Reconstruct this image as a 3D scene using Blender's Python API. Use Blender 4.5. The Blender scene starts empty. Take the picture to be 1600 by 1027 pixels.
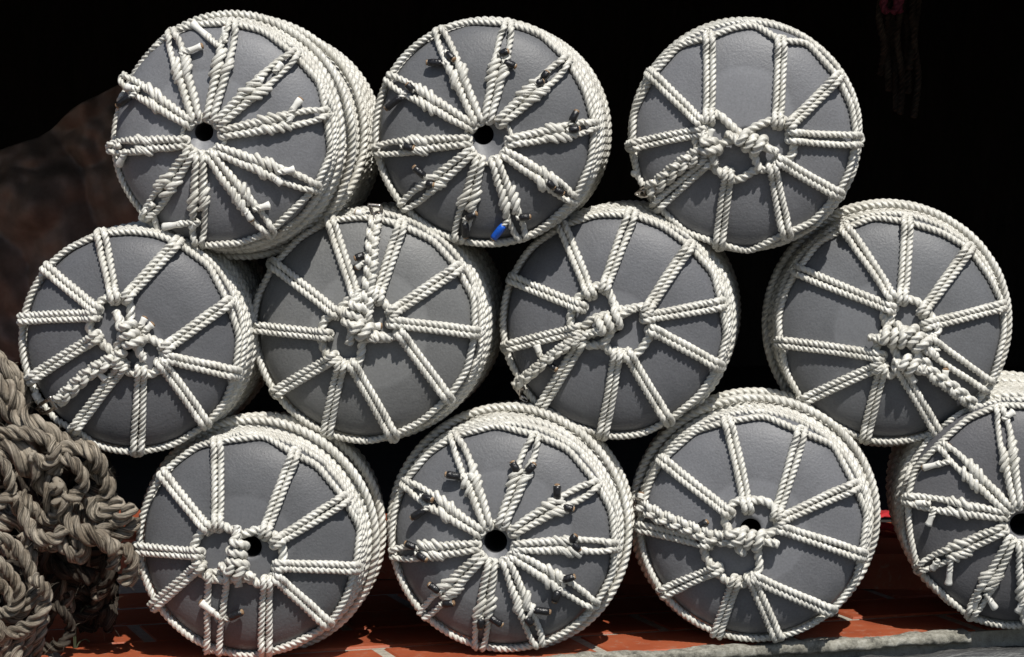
import bpy, math, random
import numpy as np
from mathutils import Matrix, Vector, noise as mnoise

# ------------------------------------------------------------------ camera, sky, sun, exposure
scene = bpy.context.scene
COL = scene.collection
PITCH = math.radians(4.0); FPX = 4360.0; DIST = 4.0; ZC = 0.462
CAM = np.array([0.0, -DIST*math.cos(PITCH), ZC + DIST*math.sin(PITCH)])
FWD = np.array([0.0, math.cos(PITCH), -math.sin(PITCH)])
UPV = np.array([0.0, math.sin(PITCH), math.cos(PITCH)])
RGT = np.array([1.0, 0.0, 0.0])
cd = bpy.data.cameras.new('camera'); cam = bpy.data.objects.new('camera', cd); COL.objects.link(cam)
cam.location = CAM; cam.rotation_euler = (math.radians(90)-PITCH, 0, 0)
cd.sensor_width = 36; cd.lens = 36*FPX/1600; cd.clip_start = 0.05; cd.clip_end = 200
scene.camera = cam

SUN_DIR = Vector((0.17, -0.545, 0.825)).normalized()      # towards the sun
elev = math.asin(SUN_DIR.z); azim = math.atan2(SUN_DIR.x, SUN_DIR.y)
world = bpy.data.worlds.new('World'); scene.world = world; world.use_nodes = True
wn = world.node_tree.nodes; wl = world.node_tree.links
bg = wn.get('Background') or wn.new('ShaderNodeBackground')
wo = wn.get('World Output') or wn.new('ShaderNodeOutputWorld')
sky = wn.new('ShaderNodeTexSky'); sky.sky_type = 'NISHITA'; sky.sun_disc = False
sky.sun_elevation = elev; sky.sun_rotation = azim
wl.new(sky.outputs[0], bg.inputs[0]); bg.inputs[1].default_value = 0.065
wl.new(bg.outputs[0], wo.inputs[0])
sl = bpy.data.lights.new('sun', 'SUN'); sl.energy = 4.6; sl.angle = math.radians(0.5); sl.color = (1.0, 0.965, 0.90)
so = bpy.data.objects.new('sun', sl); COL.objects.link(so)
so.rotation_euler = SUN_DIR.to_track_quat('Z', 'Y').to_euler()
vs = scene.view_settings; vs.view_transform = 'Standard'; vs.look = 'None'; vs.exposure = 0.0; vs.gamma = 1.0
vs.use_curve_mapping = False
try: scene.cycles.max_bounces = 6
except Exception: pass

# ------------------------------------------------------------------ pixel helpers (survey of the photograph)
def ray(x, y): return FWD + RGT*((x-800)/FPX) - UPV*((y-513.5)/FPX)
def on_z(x, y, z):
    d = ray(x, y); return CAM + d*((z-CAM[2])/d[2])
def on_y(x, y, Y):
    d = ray(x, y); return CAM + d*((Y-CAM[1])/d[1])

# ------------------------------------------------------------------ materials
def mat(name):
    m = bpy.data.materials.new(name); m.use_nodes = True
    nt = m.node_tree; return m, nt, nt.nodes['Principled BSDF']
def N(nt, t, **kw):
    n = nt.nodes.new(t)
    for k, v in kw.items():
        if k in n.inputs: n.inputs[k].default_value = v
        else: setattr(n, k, v)
    return n
def ramp(nt, src, stops):
    r = nt.nodes.new('ShaderNodeValToRGB'); e = r.color_ramp.elements
    while len(e) < len(stops): e.new(0.5)
    for i, (p, c) in enumerate(stops):
        e[i].position = p; e[i].color = (*c, 1) if len(c) == 3 else c
    nt.links.new(src, r.inputs[0]); return r.outputs[0]
def bump(nt, b, src, strength, dist, prev=None):
    n = N(nt, 'ShaderNodeBump', Strength=strength, Distance=dist)
    nt.links.new(src, n.inputs['Height'])
    if prev is not None: nt.links.new(prev, n.inputs['Normal'])
    nt.links.new(n.outputs[0], b.inputs['Normal']); return n.outputs[0]
def math_n(nt, op, a, b=None, clamp=False):
    n = nt.nodes.new('ShaderNodeMath'); n.operation = op; n.use_clamp = clamp
    for i, v in enumerate((a, b)):
        if v is None: continue
        if isinstance(v, (int, float)): n.inputs[i].default_value = v
        else: nt.links.new(v, n.inputs[i])
    return n.outputs[0]

def rope_mat(name, c1, c2, c3, rough, fibre, scale=60, fb=0.5, spec=0.5, dist=0.0012, dirt=0.0):
    m, nt, b = mat(name)
    tc = N(nt, 'ShaderNodeTexCoord')
    n1 = N(nt, 'ShaderNodeTexNoise', Scale=scale, Detail=5.0, Roughness=0.6)
    nt.links.new(tc.outputs['Object'], n1.inputs['Vector'])
    col = ramp(nt, n1.outputs['Fac'], [(0.25, c1), (0.5, c2), (0.8, c3)])
    base_col = col
    # fibres run along each strand: stripes across the strand, long along the rope
    mp = N(nt, 'ShaderNodeMapping'); mp.inputs['Scale'].default_value = (fibre, 1.2, 1)
    nt.links.new(tc.outputs['UV'], mp.inputs['Vector'])
    n2 = N(nt, 'ShaderNodeTexNoise', Scale=1.0, Detail=4.0, Roughness=0.65)
    nt.links.new(mp.outputs[0], n2.inputs['Vector'])
    p = bump(nt, b, n2.outputs['Fac'], fb, dist)
    fs = ramp(nt, n2.outputs['Fac'], [(0.34+0.06*dirt, (1-0.35-dirt*0.45,)*3), (0.55, (1, 1, 1)), (0.72, (1.0+dirt*0.3,)*3)])
    ml = N(nt, 'ShaderNodeMix', data_type='RGBA', blend_type='MULTIPLY'); ml.inputs[0].default_value = 0.35+0.6*dirt
    nt.links.new(base_col, ml.inputs[6]); nt.links.new(fs, ml.inputs[7]); base_col = ml.outputs[2]
    if dirt:
        n3 = N(nt, 'ShaderNodeTexNoise', Scale=240.0, Detail=6.0, Roughness=0.75); nt.links.new(tc.outputs['Object'], n3.inputs['Vector'])
        bump(nt, b, n3.outputs['Fac'], 0.9*dirt, 0.002, p)
        n4 = N(nt, 'ShaderNodeTexNoise', Scale=11.0, Detail=5.0, Roughness=0.7); nt.links.new(tc.outputs['Object'], n4.inputs['Vector'])
        md = ramp(nt, n4.outputs['Fac'], [(0.36, (0.45, 0.40, 0.35)), (0.52, (1, 1, 1)), (0.75, (1.18, 1.14, 1.08))])
        m2 = N(nt, 'ShaderNodeMix', data_type='RGBA', blend_type='MULTIPLY'); m2.inputs[0].default_value = 0.8*dirt
        nt.links.new(base_col, m2.inputs[6]); nt.links.new(md, m2.inputs[7]); base_col = m2.outputs[2]
    nt.links.new(base_col, b.inputs['Base Color'])
    b.inputs['Roughness'].default_value = rough
    b.inputs['Specular IOR Level'].default_value = spec
    return m
M = {}
M['rope'] = rope_mat('white_rope', (0.58, 0.565, 0.50), (0.72, 0.705, 0.645), (0.80, 0.79, 0.745), 0.28, 30, 26, 0.5, 0.6, 0.0012, 0.3)
M['rope_cut'] = rope_mat('rope_cut_end', (0.70, 0.68, 0.62), (0.80, 0.79, 0.74), (0.84, 0.83, 0.80), 0.6, 40, 80, 0.5)
M['burnt'] = rope_mat('burnt_rope_end', (0.10, 0.06, 0.03), (0.25, 0.15, 0.08), (0.45, 0.34, 0.2), 0.6, 20, 300, 0.5)
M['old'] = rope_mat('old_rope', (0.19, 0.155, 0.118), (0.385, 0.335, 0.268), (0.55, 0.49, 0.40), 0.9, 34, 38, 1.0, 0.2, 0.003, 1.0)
M['old_dark_shaded'] = rope_mat('dark_shaded_rope', (0.035, 0.028, 0.022), (0.075, 0.062, 0.05), (0.13, 0.11, 0.085), 0.9, 34, 40, 1.0, 0.2, 0.003, 1.0)  # old rope with heap shade painted in; hanging bundle takes it as dark rope
M['pink'] = rope_mat('pink_rope', (0.08, 0.01, 0.025), (0.14, 0.02, 0.05), (0.18, 0.04, 0.07), 0.7, 20, 60, 0.5)

m, nt, b = mat('black_tape'); b.inputs['Base Color'].default_value = (0.012, 0.012, 0.014, 1); b.inputs['Roughness'].default_value = 0.32
tc = N(nt, 'ShaderNodeTexCoord'); n = N(nt, 'ShaderNodeTexNoise', Scale=260.0, Detail=3.0); nt.links.new(tc.outputs['Object'], n.inputs['Vector']); bump(nt, b, n.outputs['Fac'], 0.7, 0.002); M['tape'] = m
m, nt, b = mat('blue_tape'); b.inputs['Base Color'].default_value = (0.01, 0.10, 0.55, 1); b.inputs['Roughness'].default_value = 0.35
tc = N(nt, 'ShaderNodeTexCoord'); n = N(nt, 'ShaderNodeTexNoise', Scale=260.0, Detail=3.0); nt.links.new(tc.outputs['Object'], n.inputs['Vector']); bump(nt, b, n.outputs['Fac'], 0.5, 0.002); M['blue'] = m
m, nt, b = mat('worn_steel'); b.inputs['Metallic'].default_value = 1.0
tc = N(nt, 'ShaderNodeTexCoord'); n = N(nt, 'ShaderNodeTexNoise', Scale=150.0, Detail=4.0); nt.links.new(tc.outputs['Object'], n.inputs['Vector'])
nt.links.new(ramp(nt, n.outputs['Fac'], [(0.3, (0.10, 0.06, 0.04)), (0.5, (0.42, 0.39, 0.36)), (0.8, (0.6, 0.58, 0.55))]), b.inputs['Base Color']); b.inputs['Roughness'].default_value = 0.3; M['steel'] = m

def foam_mat(name, tint, disc):
    m, nt, b = mat(name)
    tc = N(nt, 'ShaderNodeTexCoord'); ob = tc.outputs['Object']
    sep = N(nt, 'ShaderNodeSeparateXYZ'); nt.links.new(ob, sep.inputs[0])
    cx, cy, rr = disc
    dx = math_n(nt, 'SUBTRACT', sep.outputs[0], cx); dy = math_n(nt, 'SUBTRACT', sep.outputs[1], cy)
    rad = math_n(nt, 'SQRT', math_n(nt, 'ADD', math_n(nt, 'MULTIPLY', dx, dx), math_n(nt, 'MULTIPLY', dy, dy)))
    wob = N(nt, 'ShaderNodeTexNoise', Scale=14.0, Detail=2.0); nt.links.new(ob, wob.inputs['Vector'])
    radw = math_n(nt, 'ADD', rad, math_n(nt, 'MULTIPLY', math_n(nt, 'SUBTRACT', wob.outputs['Fac'], 0.5), 0.012))
    mask = N(nt, 'ShaderNodeMapRange'); mask.inputs['From Min'].default_value = rr; mask.inputs['From Max'].default_value = rr+0.006
    mask.clamp = True; nt.links.new(radw, mask.inputs['Value'])
    big = N(nt, 'ShaderNodeTexNoise', Scale=9.0, Detail=6.0, Roughness=0.62); nt.links.new(ob, big.inputs['Vector'])
    fine = N(nt, 'ShaderNodeTexNoise', Scale=330.0, Detail=3.0, Roughness=0.7); nt.links.new(ob, fine.inputs['Vector'])
    t = tint
    c1 = ramp(nt, big.outputs['Fac'], [(0.28, tuple(v*0.80 for v in t)), (0.5, t), (0.75, tuple(v*1.18 for v in t))])
    c2 = ramp(nt, big.outputs['Fac'], [(0.28, tuple(v*1.16 for v in t)), (0.75, tuple(v*1.36 for v in t))])
    mx = N(nt, 'ShaderNodeMix', data_type='RGBA'); nt.links.new(mask.outputs[0], mx.inputs[0])
    nt.links.new(c2, mx.inputs[6]); nt.links.new(c1, mx.inputs[7])
    sp = ramp(nt, fine.outputs['Fac'], [(0.30, (0.78, 0.78, 0.78)), (0.55, (1, 1, 1)), (0.75, (1.15, 1.15, 1.15))])
    ml = N(nt, 'ShaderNodeMix', data_type='RGBA', blend_type='MULTIPLY'); ml.inputs[0].default_value = 0.8
    nt.links.new(mx.outputs[2], ml.inputs[6]); nt.links.new(sp, ml.inputs[7])
    # pale scuffs and chalky rubs
    sc = N(nt, 'ShaderNodeTexNoise', Scale=30.0, Detail=8.0, Roughness=0.75, Distortion=1.2); nt.links.new(ob, sc.inputs['Vector'])
    sm = ramp(nt, sc.outputs['Fac'], [(0.58, (0, 0, 0)), (0.76, (0.45, 0.45, 0.45))])
    mz = N(nt, 'ShaderNodeMix', data_type='RGBA'); nt.links.new(sm, mz.inputs[0])
    nt.links.new(ml.outputs[2], mz.inputs[6]); mz.inputs[7].default_value = (t[0]*1.5, t[1]*1.5, t[2]*1.48, 1)
    nt.links.new(mz.outputs[2], b.inputs['Base Color'])
    # pebbled skin outside the smooth moulded disc
    peb = N(nt, 'ShaderNodeTexNoise', Scale=290.0, Detail=3.0, Roughness=0.6); nt.links.new(ob, peb.inputs['Vector'])
    hm = math_n(nt, 'MULTIPLY', peb.outputs['Fac'], math_n(nt, 'ADD', math_n(nt, 'MULTIPLY', mask.outputs[0], 0.8), 0.2))
    p = bump(nt, b, hm, 0.38, 0.0016)
    ringn = math_n(nt, 'SINE', math_n(nt, 'MULTIPLY', radw, 700.0))
    p2 = bump(nt, b, ringn, 0.025, 0.0006, p)
    dent = N(nt, 'ShaderNodeTexNoise', Scale=22.0, Detail=2.0); nt.links.new(ob, dent.inputs['Vector'])
    bump(nt, b, dent.outputs['Fac'], 0.05, 0.005, p2)
    b.inputs['Roughness'].default_value = 0.5; b.inputs['Specular IOR Level'].default_value = 0.4
    return m

m, nt, b = mat('red_tile')
tc = N(nt, 'ShaderNodeTexCoord'); ob = tc.outputs['Object']
n1 = N(nt, 'ShaderNodeTexNoise', Scale=7.0, Detail=8.0, Roughness=0.65); nt.links.new(ob, n1.inputs['Vector'])
n2 = N(nt, 'ShaderNodeTexNoise', Scale=55.0, Detail=6.0, Roughness=0.75, Distortion=1.0); nt.links.new(ob, n2.inputs['Vector'])
c = ramp(nt, n1.outputs['Fac'], [(0.3, (0.22, 0.046, 0.020)), (0.5, (0.33, 0.074, 0.028)), (0.75, (0.40, 0.115, 0.05))])
g = ramp(nt, n2.outputs['Fac'], [(0.56, (0, 0, 0)), (0.72, (0.75, 0.75, 0.75))])
mx = N(nt, 'ShaderNodeMix', data_type='RGBA'); nt.links.new(g, mx.inputs[0]); nt.links.new(c, mx.inputs[6]); mx.inputs[7].default_value = (0.36, 0.26, 0.2, 1)
nt.links.new(mx.outputs[2], b.inputs['Base Color']); b.inputs['Roughness'].default_value = 0.55
bump(nt, b, n2.outputs['Fac'], 0.3, 0.002); M['tile'] = m

def stone(name, c1, c2, c3, sc, rough=0.9, bs=0.7, stretch=(1, 1, 1)):
    m, nt, b = mat(name)
    tc = N(nt, 'ShaderNodeTexCoord'); mp = N(nt, 'ShaderNodeMapping'); mp.inputs['Scale'].default_value = stretch
    nt.links.new(tc.outputs['Object'], mp.inputs[0])
    n1 = N(nt, 'ShaderNodeTexNoise', Scale=sc, Detail=9.0, Roughness=0.72); nt.links.new(mp.outputs[0], n1.inputs['Vector'])
    n2 = N(nt, 'ShaderNodeTexNoise', Scale=sc*6, Detail=5.0, Roughness=0.7); nt.links.new(mp.outputs[0], n2.inputs['Vector'])
    s = math_n(nt, 'ADD', math_n(nt, 'MULTIPLY', n1.outputs['Fac'], 0.65), math_n(nt, 'MULTIPLY', n2.outputs['Fac'], 0.35))
    nt.links.new(ramp(nt, s, [(0.36, c1), (0.5, c2), (0.64, c3)]), b.inputs['Base Color'])
    b.inputs['Roughness'].default_value = rough; bump(nt, b, s, bs, 0.006); return m
M['mortar'] = stone('mortar', (0.05, 0.047, 0.04), (0.25, 0.24, 0.20), (0.44, 0.43, 0.38), 34)
M['grout'] = stone('grout', (0.22, 0.20, 0.16), (0.38, 0.35, 0.29), (0.50, 0.47, 0.40), 60)
M['timber'] = stone('grey_timber', (0.03, 0.031, 0.033), (0.085, 0.087, 0.09), (0.40, 0.40, 0.38), 14, 0.9, 0.9, (1, 6, 6))
M['ground'] = stone('dirt', (0.03, 0.025, 0.02), (0.07, 0.06, 0.05), (0.12, 0.10, 0.09), 6)
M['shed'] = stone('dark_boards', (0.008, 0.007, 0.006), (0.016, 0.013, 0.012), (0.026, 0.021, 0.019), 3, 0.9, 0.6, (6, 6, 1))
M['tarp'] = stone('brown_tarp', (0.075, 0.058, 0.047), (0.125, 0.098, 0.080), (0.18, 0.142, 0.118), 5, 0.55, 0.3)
M['cloth'] = stone('red_cloth', (0.30, 0.008, 0.012), (0.42, 0.012, 0.018), (0.5, 0.02, 0.03), 40, 0.8, 0.4)
M['grass'] = stone('grass_blade', (0.03, 0.035, 0.016), (0.045, 0.055, 0.025), (0.07, 0.075, 0.035), 30, 0.6, 0.1)
M['hole'] = stone('shaded_bore', (0.02, 0.02, 0.021), (0.03, 0.03, 0.031), (0.045, 0.045, 0.046), 60, 0.85, 0.5)  # near black: the shadow inside the bore is put into its colour

# ------------------------------------------------------------------ objects
def link(name, me, m, parent=None):
    o = bpy.data.objects.new(name, me); COL.objects.link(o)
    if m is not None: me.materials.append(m)
    if parent is not None: o.parent = parent
    return o
def empty(name, mw, label, cat, group=None):
    o = bpy.data.objects.new(name, None); COL.objects.link(o); o.matrix_world = mw
    o.empty_display_size = 0.05
    return tag(o, label, cat, group)
def tag(o, label=None, cat=None, group=None, kind=None):
    for k, v in (('label', label), ('category', cat), ('group', group), ('kind', kind)):
        if v: o[k] = v
    return o
def raw_mesh(name, V, quads, uv=None, tris=None, smooth=True):
    me = bpy.data.meshes.new(name)
    nq = len(quads); ntri = 0 if tris is None else len(tris)
    me.vertices.add(len(V)); me.vertices.foreach_set('co', np.asarray(V, dtype=np.float32).ravel())
    loops = np.asarray(quads, dtype=np.int32).ravel()
    if ntri: loops = np.concatenate([loops, np.asarray(tris, dtype=np.int32).ravel()])
    me.loops.add(len(loops)); me.loops.foreach_set('vertex_index', loops)
    tot = np.concatenate([np.full(nq, 4, np.int32), np.full(ntri, 3, np.int32)])
    st = np.concatenate([[0], np.cumsum(tot)[:-1]]).astype(np.int32)
    me.polygons.add(nq+ntri); me.polygons.foreach_set('loop_start', st); me.polygons.foreach_set('loop_total', tot)
    me.polygons.foreach_set('use_smooth', np.full(nq+ntri, smooth, dtype=bool))
    if uv is not None:
        ul = me.uv_layers.new(name='UVMap')
        q = np.asarray(uv, dtype=np.float32)
        if len(q) < len(loops): q = np.concatenate([q, np.zeros((len(loops)-len(q), 2), np.float32)])
        ul.data.foreach_set('uv', q.ravel())
    me.update(calc_edges=True); me.validate(); return me
def merge(parts):
    """several (V, quads, uv, tris) shapes joined into one"""
    Vs, Q, U, T = [], [], [], []; off = 0
    for V, q, u, t in parts:
        Vs.append(V); Q.append(np.asarray(q)+off); U.append(u)
        if t is not None and len(t): T.append(np.asarray(t)+off)
        off += len(V)
    return np.concatenate(Vs), np.concatenate(Q), np.concatenate(U), (np.concatenate(T) if T else None)

def resample(P, step, closed=False, extra=None):
    P = np.asarray(P, float); n = len(P)
    idx = (lambda i: i % n) if closed else (lambda i: min(max(i, 0), n-1))
    out = []; ex = []
    segs = n if closed else n-1
    for i in range(segs):
        p0, p1, p2, p3 = (P[idx(i+k)] for k in (-1, 0, 1, 2))
        for t in np.linspace(0, 1, 12, endpoint=False):
            out.append(0.5*((2*p1)+(-p0+p2)*t+(2*p0-5*p1+4*p2-p3)*t*t+(-p0+3*p1-3*p2+p3)*t**3))
            if extra is not None: ex.append(extra[idx(i)]*(1-t)+extra[idx(i+1)]*t)
    if closed: out.append(out[0]); ex.append(ex[0]) if extra is not None else None
    else:
        out.append(P[-1]); ex.append(extra[-1]) if extra is not None else None
    out = np.array(out); s = np.concatenate([[0], np.cumsum(np.linalg.norm(np.diff(out, axis=0), axis=1))])
    m = max(4, int(round(s[-1]/step))); q = np.linspace(0, s[-1], m+1)
    if closed: q = q[:-1]
    R = np.stack([np.interp(q, s, out[:, k]) for k in range(out.shape[1])], 1)
    e = None if extra is None else np.interp(q, s, np.array(ex))
    return R, q, s[-1], e

def tube(P, r, closed=False, lay=None, twisted=True, rad=None, seed=0, res=12, sides=15, jit=0.05, lobes=3, groove=0.92):
    """a laid rope (three strands twisted together) or a plain round tube along P"""
    lay = lay or r*2*2.2
    P, q, L, e = resample(P, lay/res if twisted else max(r*0.7, 0.0012), closed, rad)
    n = len(P); rr = e if e is not None else np.full(n, r)
    if closed: T = np.roll(P, -1, 0)-np.roll(P, 1, 0)
    else: T = np.gradient(P, axis=0)
    T /= np.maximum(np.linalg.norm(T, axis=1), 1e-9)[:, None]
    a = np.array([0, 0, 1.0]) if abs(T[0][2]) < 0.9 else np.array([1.0, 0, 0])
    nv = np.cross(T[0], a); nv /= np.linalg.norm(nv); Ns = [nv]
    for i in range(1, n):
        v = Ns[-1]-T[i]*np.dot(Ns[-1], T[i]); l = np.linalg.norm(v)
        Ns.append(v/l if l > 1e-6 else Ns[-1])
    Ns = np.array(Ns); B = np.cross(T, Ns)
    corr = 0.0; tw = 2*math.pi/lay*q
    if closed:
        v = Ns[-1]-T[0]*np.dot(Ns[-1], T[0])
        hol = math.atan2(np.dot(v, B[0]), np.dot(v, Ns[0]))
        tot = hol+2*math.pi/lay*L; u = 2*math.pi/lobes
        tot2 = round(tot/u)*u
        tw = (2*math.pi/lay*L+(tot2-tot))*(q/L)
        # hol is the frame rotation still missing at the seam: spread with the twist
    if not twisted: tw = tw*0
    k = sides
    ph = np.arange(k)*2*math.pi/k
    if twisted:
        c, aa = 0.536, 0.464
        d = (ph+math.pi/lobes) % (2*math.pi/lobes)-math.pi/lobes
        prof = c*np.cos(d)+np.sqrt(np.maximum(aa*aa-(c*np.sin(d))**2, 0.0))
        prof = 1-(1-np.maximum(prof, 0.42))*groove
    else: prof = np.ones(k)
    rng = np.random.RandomState(seed)
    if jit:
        w = rng.uniform(-1, 1, max(4, n//8+3)); jj = np.interp(np.linspace(0, len(w)-1, n), np.arange(len(w)), w)
        if closed: jj = jj*np.minimum(1, np.minimum(np.arange(n), n-np.arange(n))/10.0)
        rr = rr*(1+jit*jj)
    ang = ph[None, :]+tw[:, None]
    V = P[:, None, :]+(rr[:, None]*prof[None, :])[..., None]*(np.cos(ang)[..., None]*Ns[:, None, :]+np.sin(ang)[..., None]*B[:, None, :])
    V = V.reshape(-1, 3)
    # which ring indices join at the seam of a closed rope
    m = n if closed else n-1
    i = np.arange(m)[:, None]; j = np.arange(k)[None, :]
    i2 = (i+1) % n; j2 = (j+1) % k
    sh = np.zeros((m, 1), int)
    if closed and twisted:
        v = Ns[-1]-T[0]*np.dot(Ns[-1], T[0])
        hol = math.atan2(np.dot(v, B[0]), np.dot(v, Ns[0]))
        dtw = (tw[1]-tw[0])
        rot = (tw[-1]+dtw+hol)                       # angle of last profile measured in first frame
        sh[-1, 0] = int(round(rot/(2*math.pi/k)))
    elif closed:
        v = Ns[-1]-T[0]*np.dot(Ns[-1], T[0]); hol = math.atan2(np.dot(v, B[0]), np.dot(v, Ns[0]))
        sh[-1, 0] = int(round(hol/(2*math.pi/k)))
    jj1 = (j+sh) % k; jj2 = (j2+sh) % k
    quads = np.stack([np.broadcast_to(i*k+j, (m, k)), np.broadcast_to(i*k+j2, (m, k)), i2*k+jj2, i2*k+jj1], -1).reshape(-1, 4)
    us = np.broadcast_to(j/k, (m, k)); us2 = np.broadcast_to((j+1)/k, (m, k))
    v1 = np.broadcast_to((q[:m]/lay)[:, None], (m, k)); v2 = np.broadcast_to(((q[:m]+L/n)/lay)[:, None], (m, k))
    uv = np.stack([np.stack([us, v1], -1), np.stack([us2, v1], -1), np.stack([us2, v2], -1), np.stack([us, v2], -1)], 2).reshape(-1, 2)
    tris = None
    if not closed:
        V = np.concatenate([V, P[:1]-T[:1]*rr[0]*0.25, P[-1:]+T[-1:]*rr[-1]*0.25]); c0, c1 = n*k, n*k+1
        jx = np.arange(k)
        tris = np.concatenate([np.stack([(jx+1) % k, jx, np.full(k, c0)], 1), np.stack([(n-1)*k+jx, (n-1)*k+(jx+1) % k, np.full(k, c1)], 1)])
    return V, quads, uv, tris
def rope_obj(name, P, r, m, parent=None, **kw):
    V, q, u, t = tube(P, r, **kw)
    return link(name, raw_mesh(name, V, q, u, t), m, parent)
def box_mesh(name, x0, x1, y0, y1, z0, z1):
    V = [(x, y, z) for x in (x0, x1) for y in (y0, y1) for z in (z0, z1)]
    return raw_mesh(name, V, [(0, 1, 3, 2), (4, 6, 7, 5), (0, 4, 5, 1), (2, 3, 7, 6), (0, 2, 6, 4), (1, 5, 7, 3)], smooth=False)

# ------------------------------------------------------------------ the setting
EA = on_z(922, 1025, 0); EB = on_z(1504, 984, 0)            # front edge of the tiled ledge
YAW = math.atan2(EB[1]-EA[1], EB[0]-EA[0])*0.9
ed = np.array([math.cos(YAW), math.sin(YAW)]); en = np.array([-ed[1], ed[0]])
EM = 0.5*(EA+EB)[:2]
STEP_Z = 0.06
RA = on_z(980, 858, STEP_Z)[:2]; RB = on_z(1407, 866, STEP_Z)[:2]
rdv = (RB-RA)/np.linalg.norm(RB-RA)
def ledge_frame(o): o.matrix_world = Matrix.Translation((EM[0], EM[1], 0)) @ Matrix.Rotation(YAW, 4, 'Z')

def slab_with_tiles():
    tag(link('ledge_bed', box_mesh('ledge_bed', -4.6, 4.6, 0.0, 7.0, -0.30, -0.0025), M['grout']), kind='structure')
    ledge_frame(bpy.data.objects['ledge_bed'])
    # tiles: bevelled plates with open grout joints, one tiled floor surface
    parts = []; rng = random.Random(4)
    W, D, g = 0.300, 0.150, 0.016
    for rI in range(5):
        off = 0.030+(0.5*W if rI % 2 else 0)
        for cI in range(-12, 12):
            x0 = cI*W+off+g/2; x1 = x0+W-g; y0 = rI*D+g/2-0.003+(0.0 if rI else -0.0); y1 = rI*D+D-g/2
            dz = rng.uniform(-0.0012, 0.0012); bv = 0.003; z = 0.0+dz
            V = np.array([(x0, y0, z-0.02), (x1, y0, z-0.02), (x1, y1, z-0.02), (x0, y1, z-0.02),
                          (x0, y0, z-bv), (x1, y0, z-bv), (x1, y1, z-bv), (x0, y1, z-bv),
                          (x0+bv, y0+bv, z), (x1-bv, y0+bv, z), (x1-bv, y1-bv, z), (x0+bv, y1-bv, z)])
            q = []
            for a in (0, 4):
                for k in range(4): q.append((a+k, a+(k+1) % 4, a+4+(k+1) % 4, a+4+k))
            q.append((8, 9, 10, 11))
            parts.append((V, np.array(q), np.zeros((len(q)*4, 2)), None))
    V, q, u, t = merge(parts)
    o = tag(link('ledge_tiles', raw_mesh('ledge_tiles', V, q, u, None, smooth=False), M['tile']), kind='structure'); ledge_frame(o)
slab_with_tiles()

# raised step behind the floats, with its own row of tiles
a = math.atan2(rdv[1], rdv[0])
MWR = Matrix.Translation((RA[0], RA[1], 0)) @ Matrix.Rotation(a, 4, 'Z')
o = tag(link('step', box_mesh('step', -2.6, 2.2, 0.006, 0.36, 0.001, STEP_Z-0.006), M['tile']), kind='structure'); o.matrix_world = MWR
parts = []
for rI in range(2):
    for cI in range(-11, 10):
        x0 = cI*0.235+(0.11 if rI % 2 else 0.02); x1 = x0+0.228; y0 = rI*0.19; y1 = y0+0.183; z = STEP_Z
        V = np.array([(x, y, zz) for zz in (z-0.012, z) for x, y in ((x0, y0), (x1, y0), (x1, y1), (x0, y1))])
        q = [(0, 1, 5, 4), (1, 2, 6, 5), (2, 3, 7, 6), (3, 0, 4, 7), (4, 5, 6, 7)]
        parts.append((V, np.array(q), np.zeros((20, 2)), None))
V, q, u, t = merge(parts)
o = tag(link('step_tiles', raw_mesh('step_tiles', V, q, u, None, smooth=False), M['tile']), kind='structure'); o.matrix_world = MWR

def rough_bar(name, x0, x1, y0, y1, z0, z1, m, amp, seed, nx=260, prof=10, broken=0.0):
    """an irregular weathered bar: rounded section, displaced by noise"""
    V = []
    for i in range(nx+1):
        x = x0+(x1-x0)*i/nx
        e = 1.0
        for k in range(prof):
            t = k/prof*2*math.pi
            cx, cz = math.cos(t), math.sin(t)
            s = 1/max(abs(cx), abs(cz))**0.8
            y = (y0+y1)/2+(y1-y0)/2*cx*s*0.98; z = (z0+z1)/2+(z1-z0)/2*cz*s*0.98
            nz = mnoise.noise(Vector((x*9+seed, y*20, z*30)))+0.7*mnoise.noise(Vector((x*38+seed, y*50, z*60)))+0.4*mnoise.noise(Vector((x*110+seed, y*120, z*120)))
            y += amp*nz*cx; z += amp*nz*0.8*cz
            V.append((x, y, z))
    Q = [(i*prof+k, i*prof+(k+1) % prof, (i+1)*prof+(k+1) % prof, (i+1)*prof+k) for i in range(nx) for k in range(prof)]
    V += [(x0-0.004, (y0+y1)/2, (z0+z1)/2), (x1+0.006, (y0+y1)/2, (z0+z1)/2)]
    T = [((k+1) % prof, k, len(V)-2) for k in range(prof)]+[(nx*prof+k, nx*prof+(k+1) % prof, len(V)-1) for k in range(prof)]
    o = tag(link(name, raw_mesh(name, V, Q, None, T), m), kind='structure'); ledge_frame(o); return o
bx = np.dot(EB[:2]-EM, ed)
rough_bar('mortar_edge', -2.0, bx, -0.018, 0.012, -0.015, 0.0008, M['mortar'], 0.0052, 3.1, 1500, 20)
o = tag(link('shed_floor', box_mesh('shed_floor', -3.4, 3.4, 0.36, 4.8, 0.001, 0.04), M['shed']), kind='structure'); o.matrix_world = MWR
rough_bar('timber_kerb', -2.2, 2.0, -0.30, -0.006, -0.30, -0.012, M['timber'], 0.006, 9.4, 700, 16)
o = tag(link('ground', box_mesh('ground', -30, 30, -30, 30, -0.5, -0.30), M['ground']), kind='structure')

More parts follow.
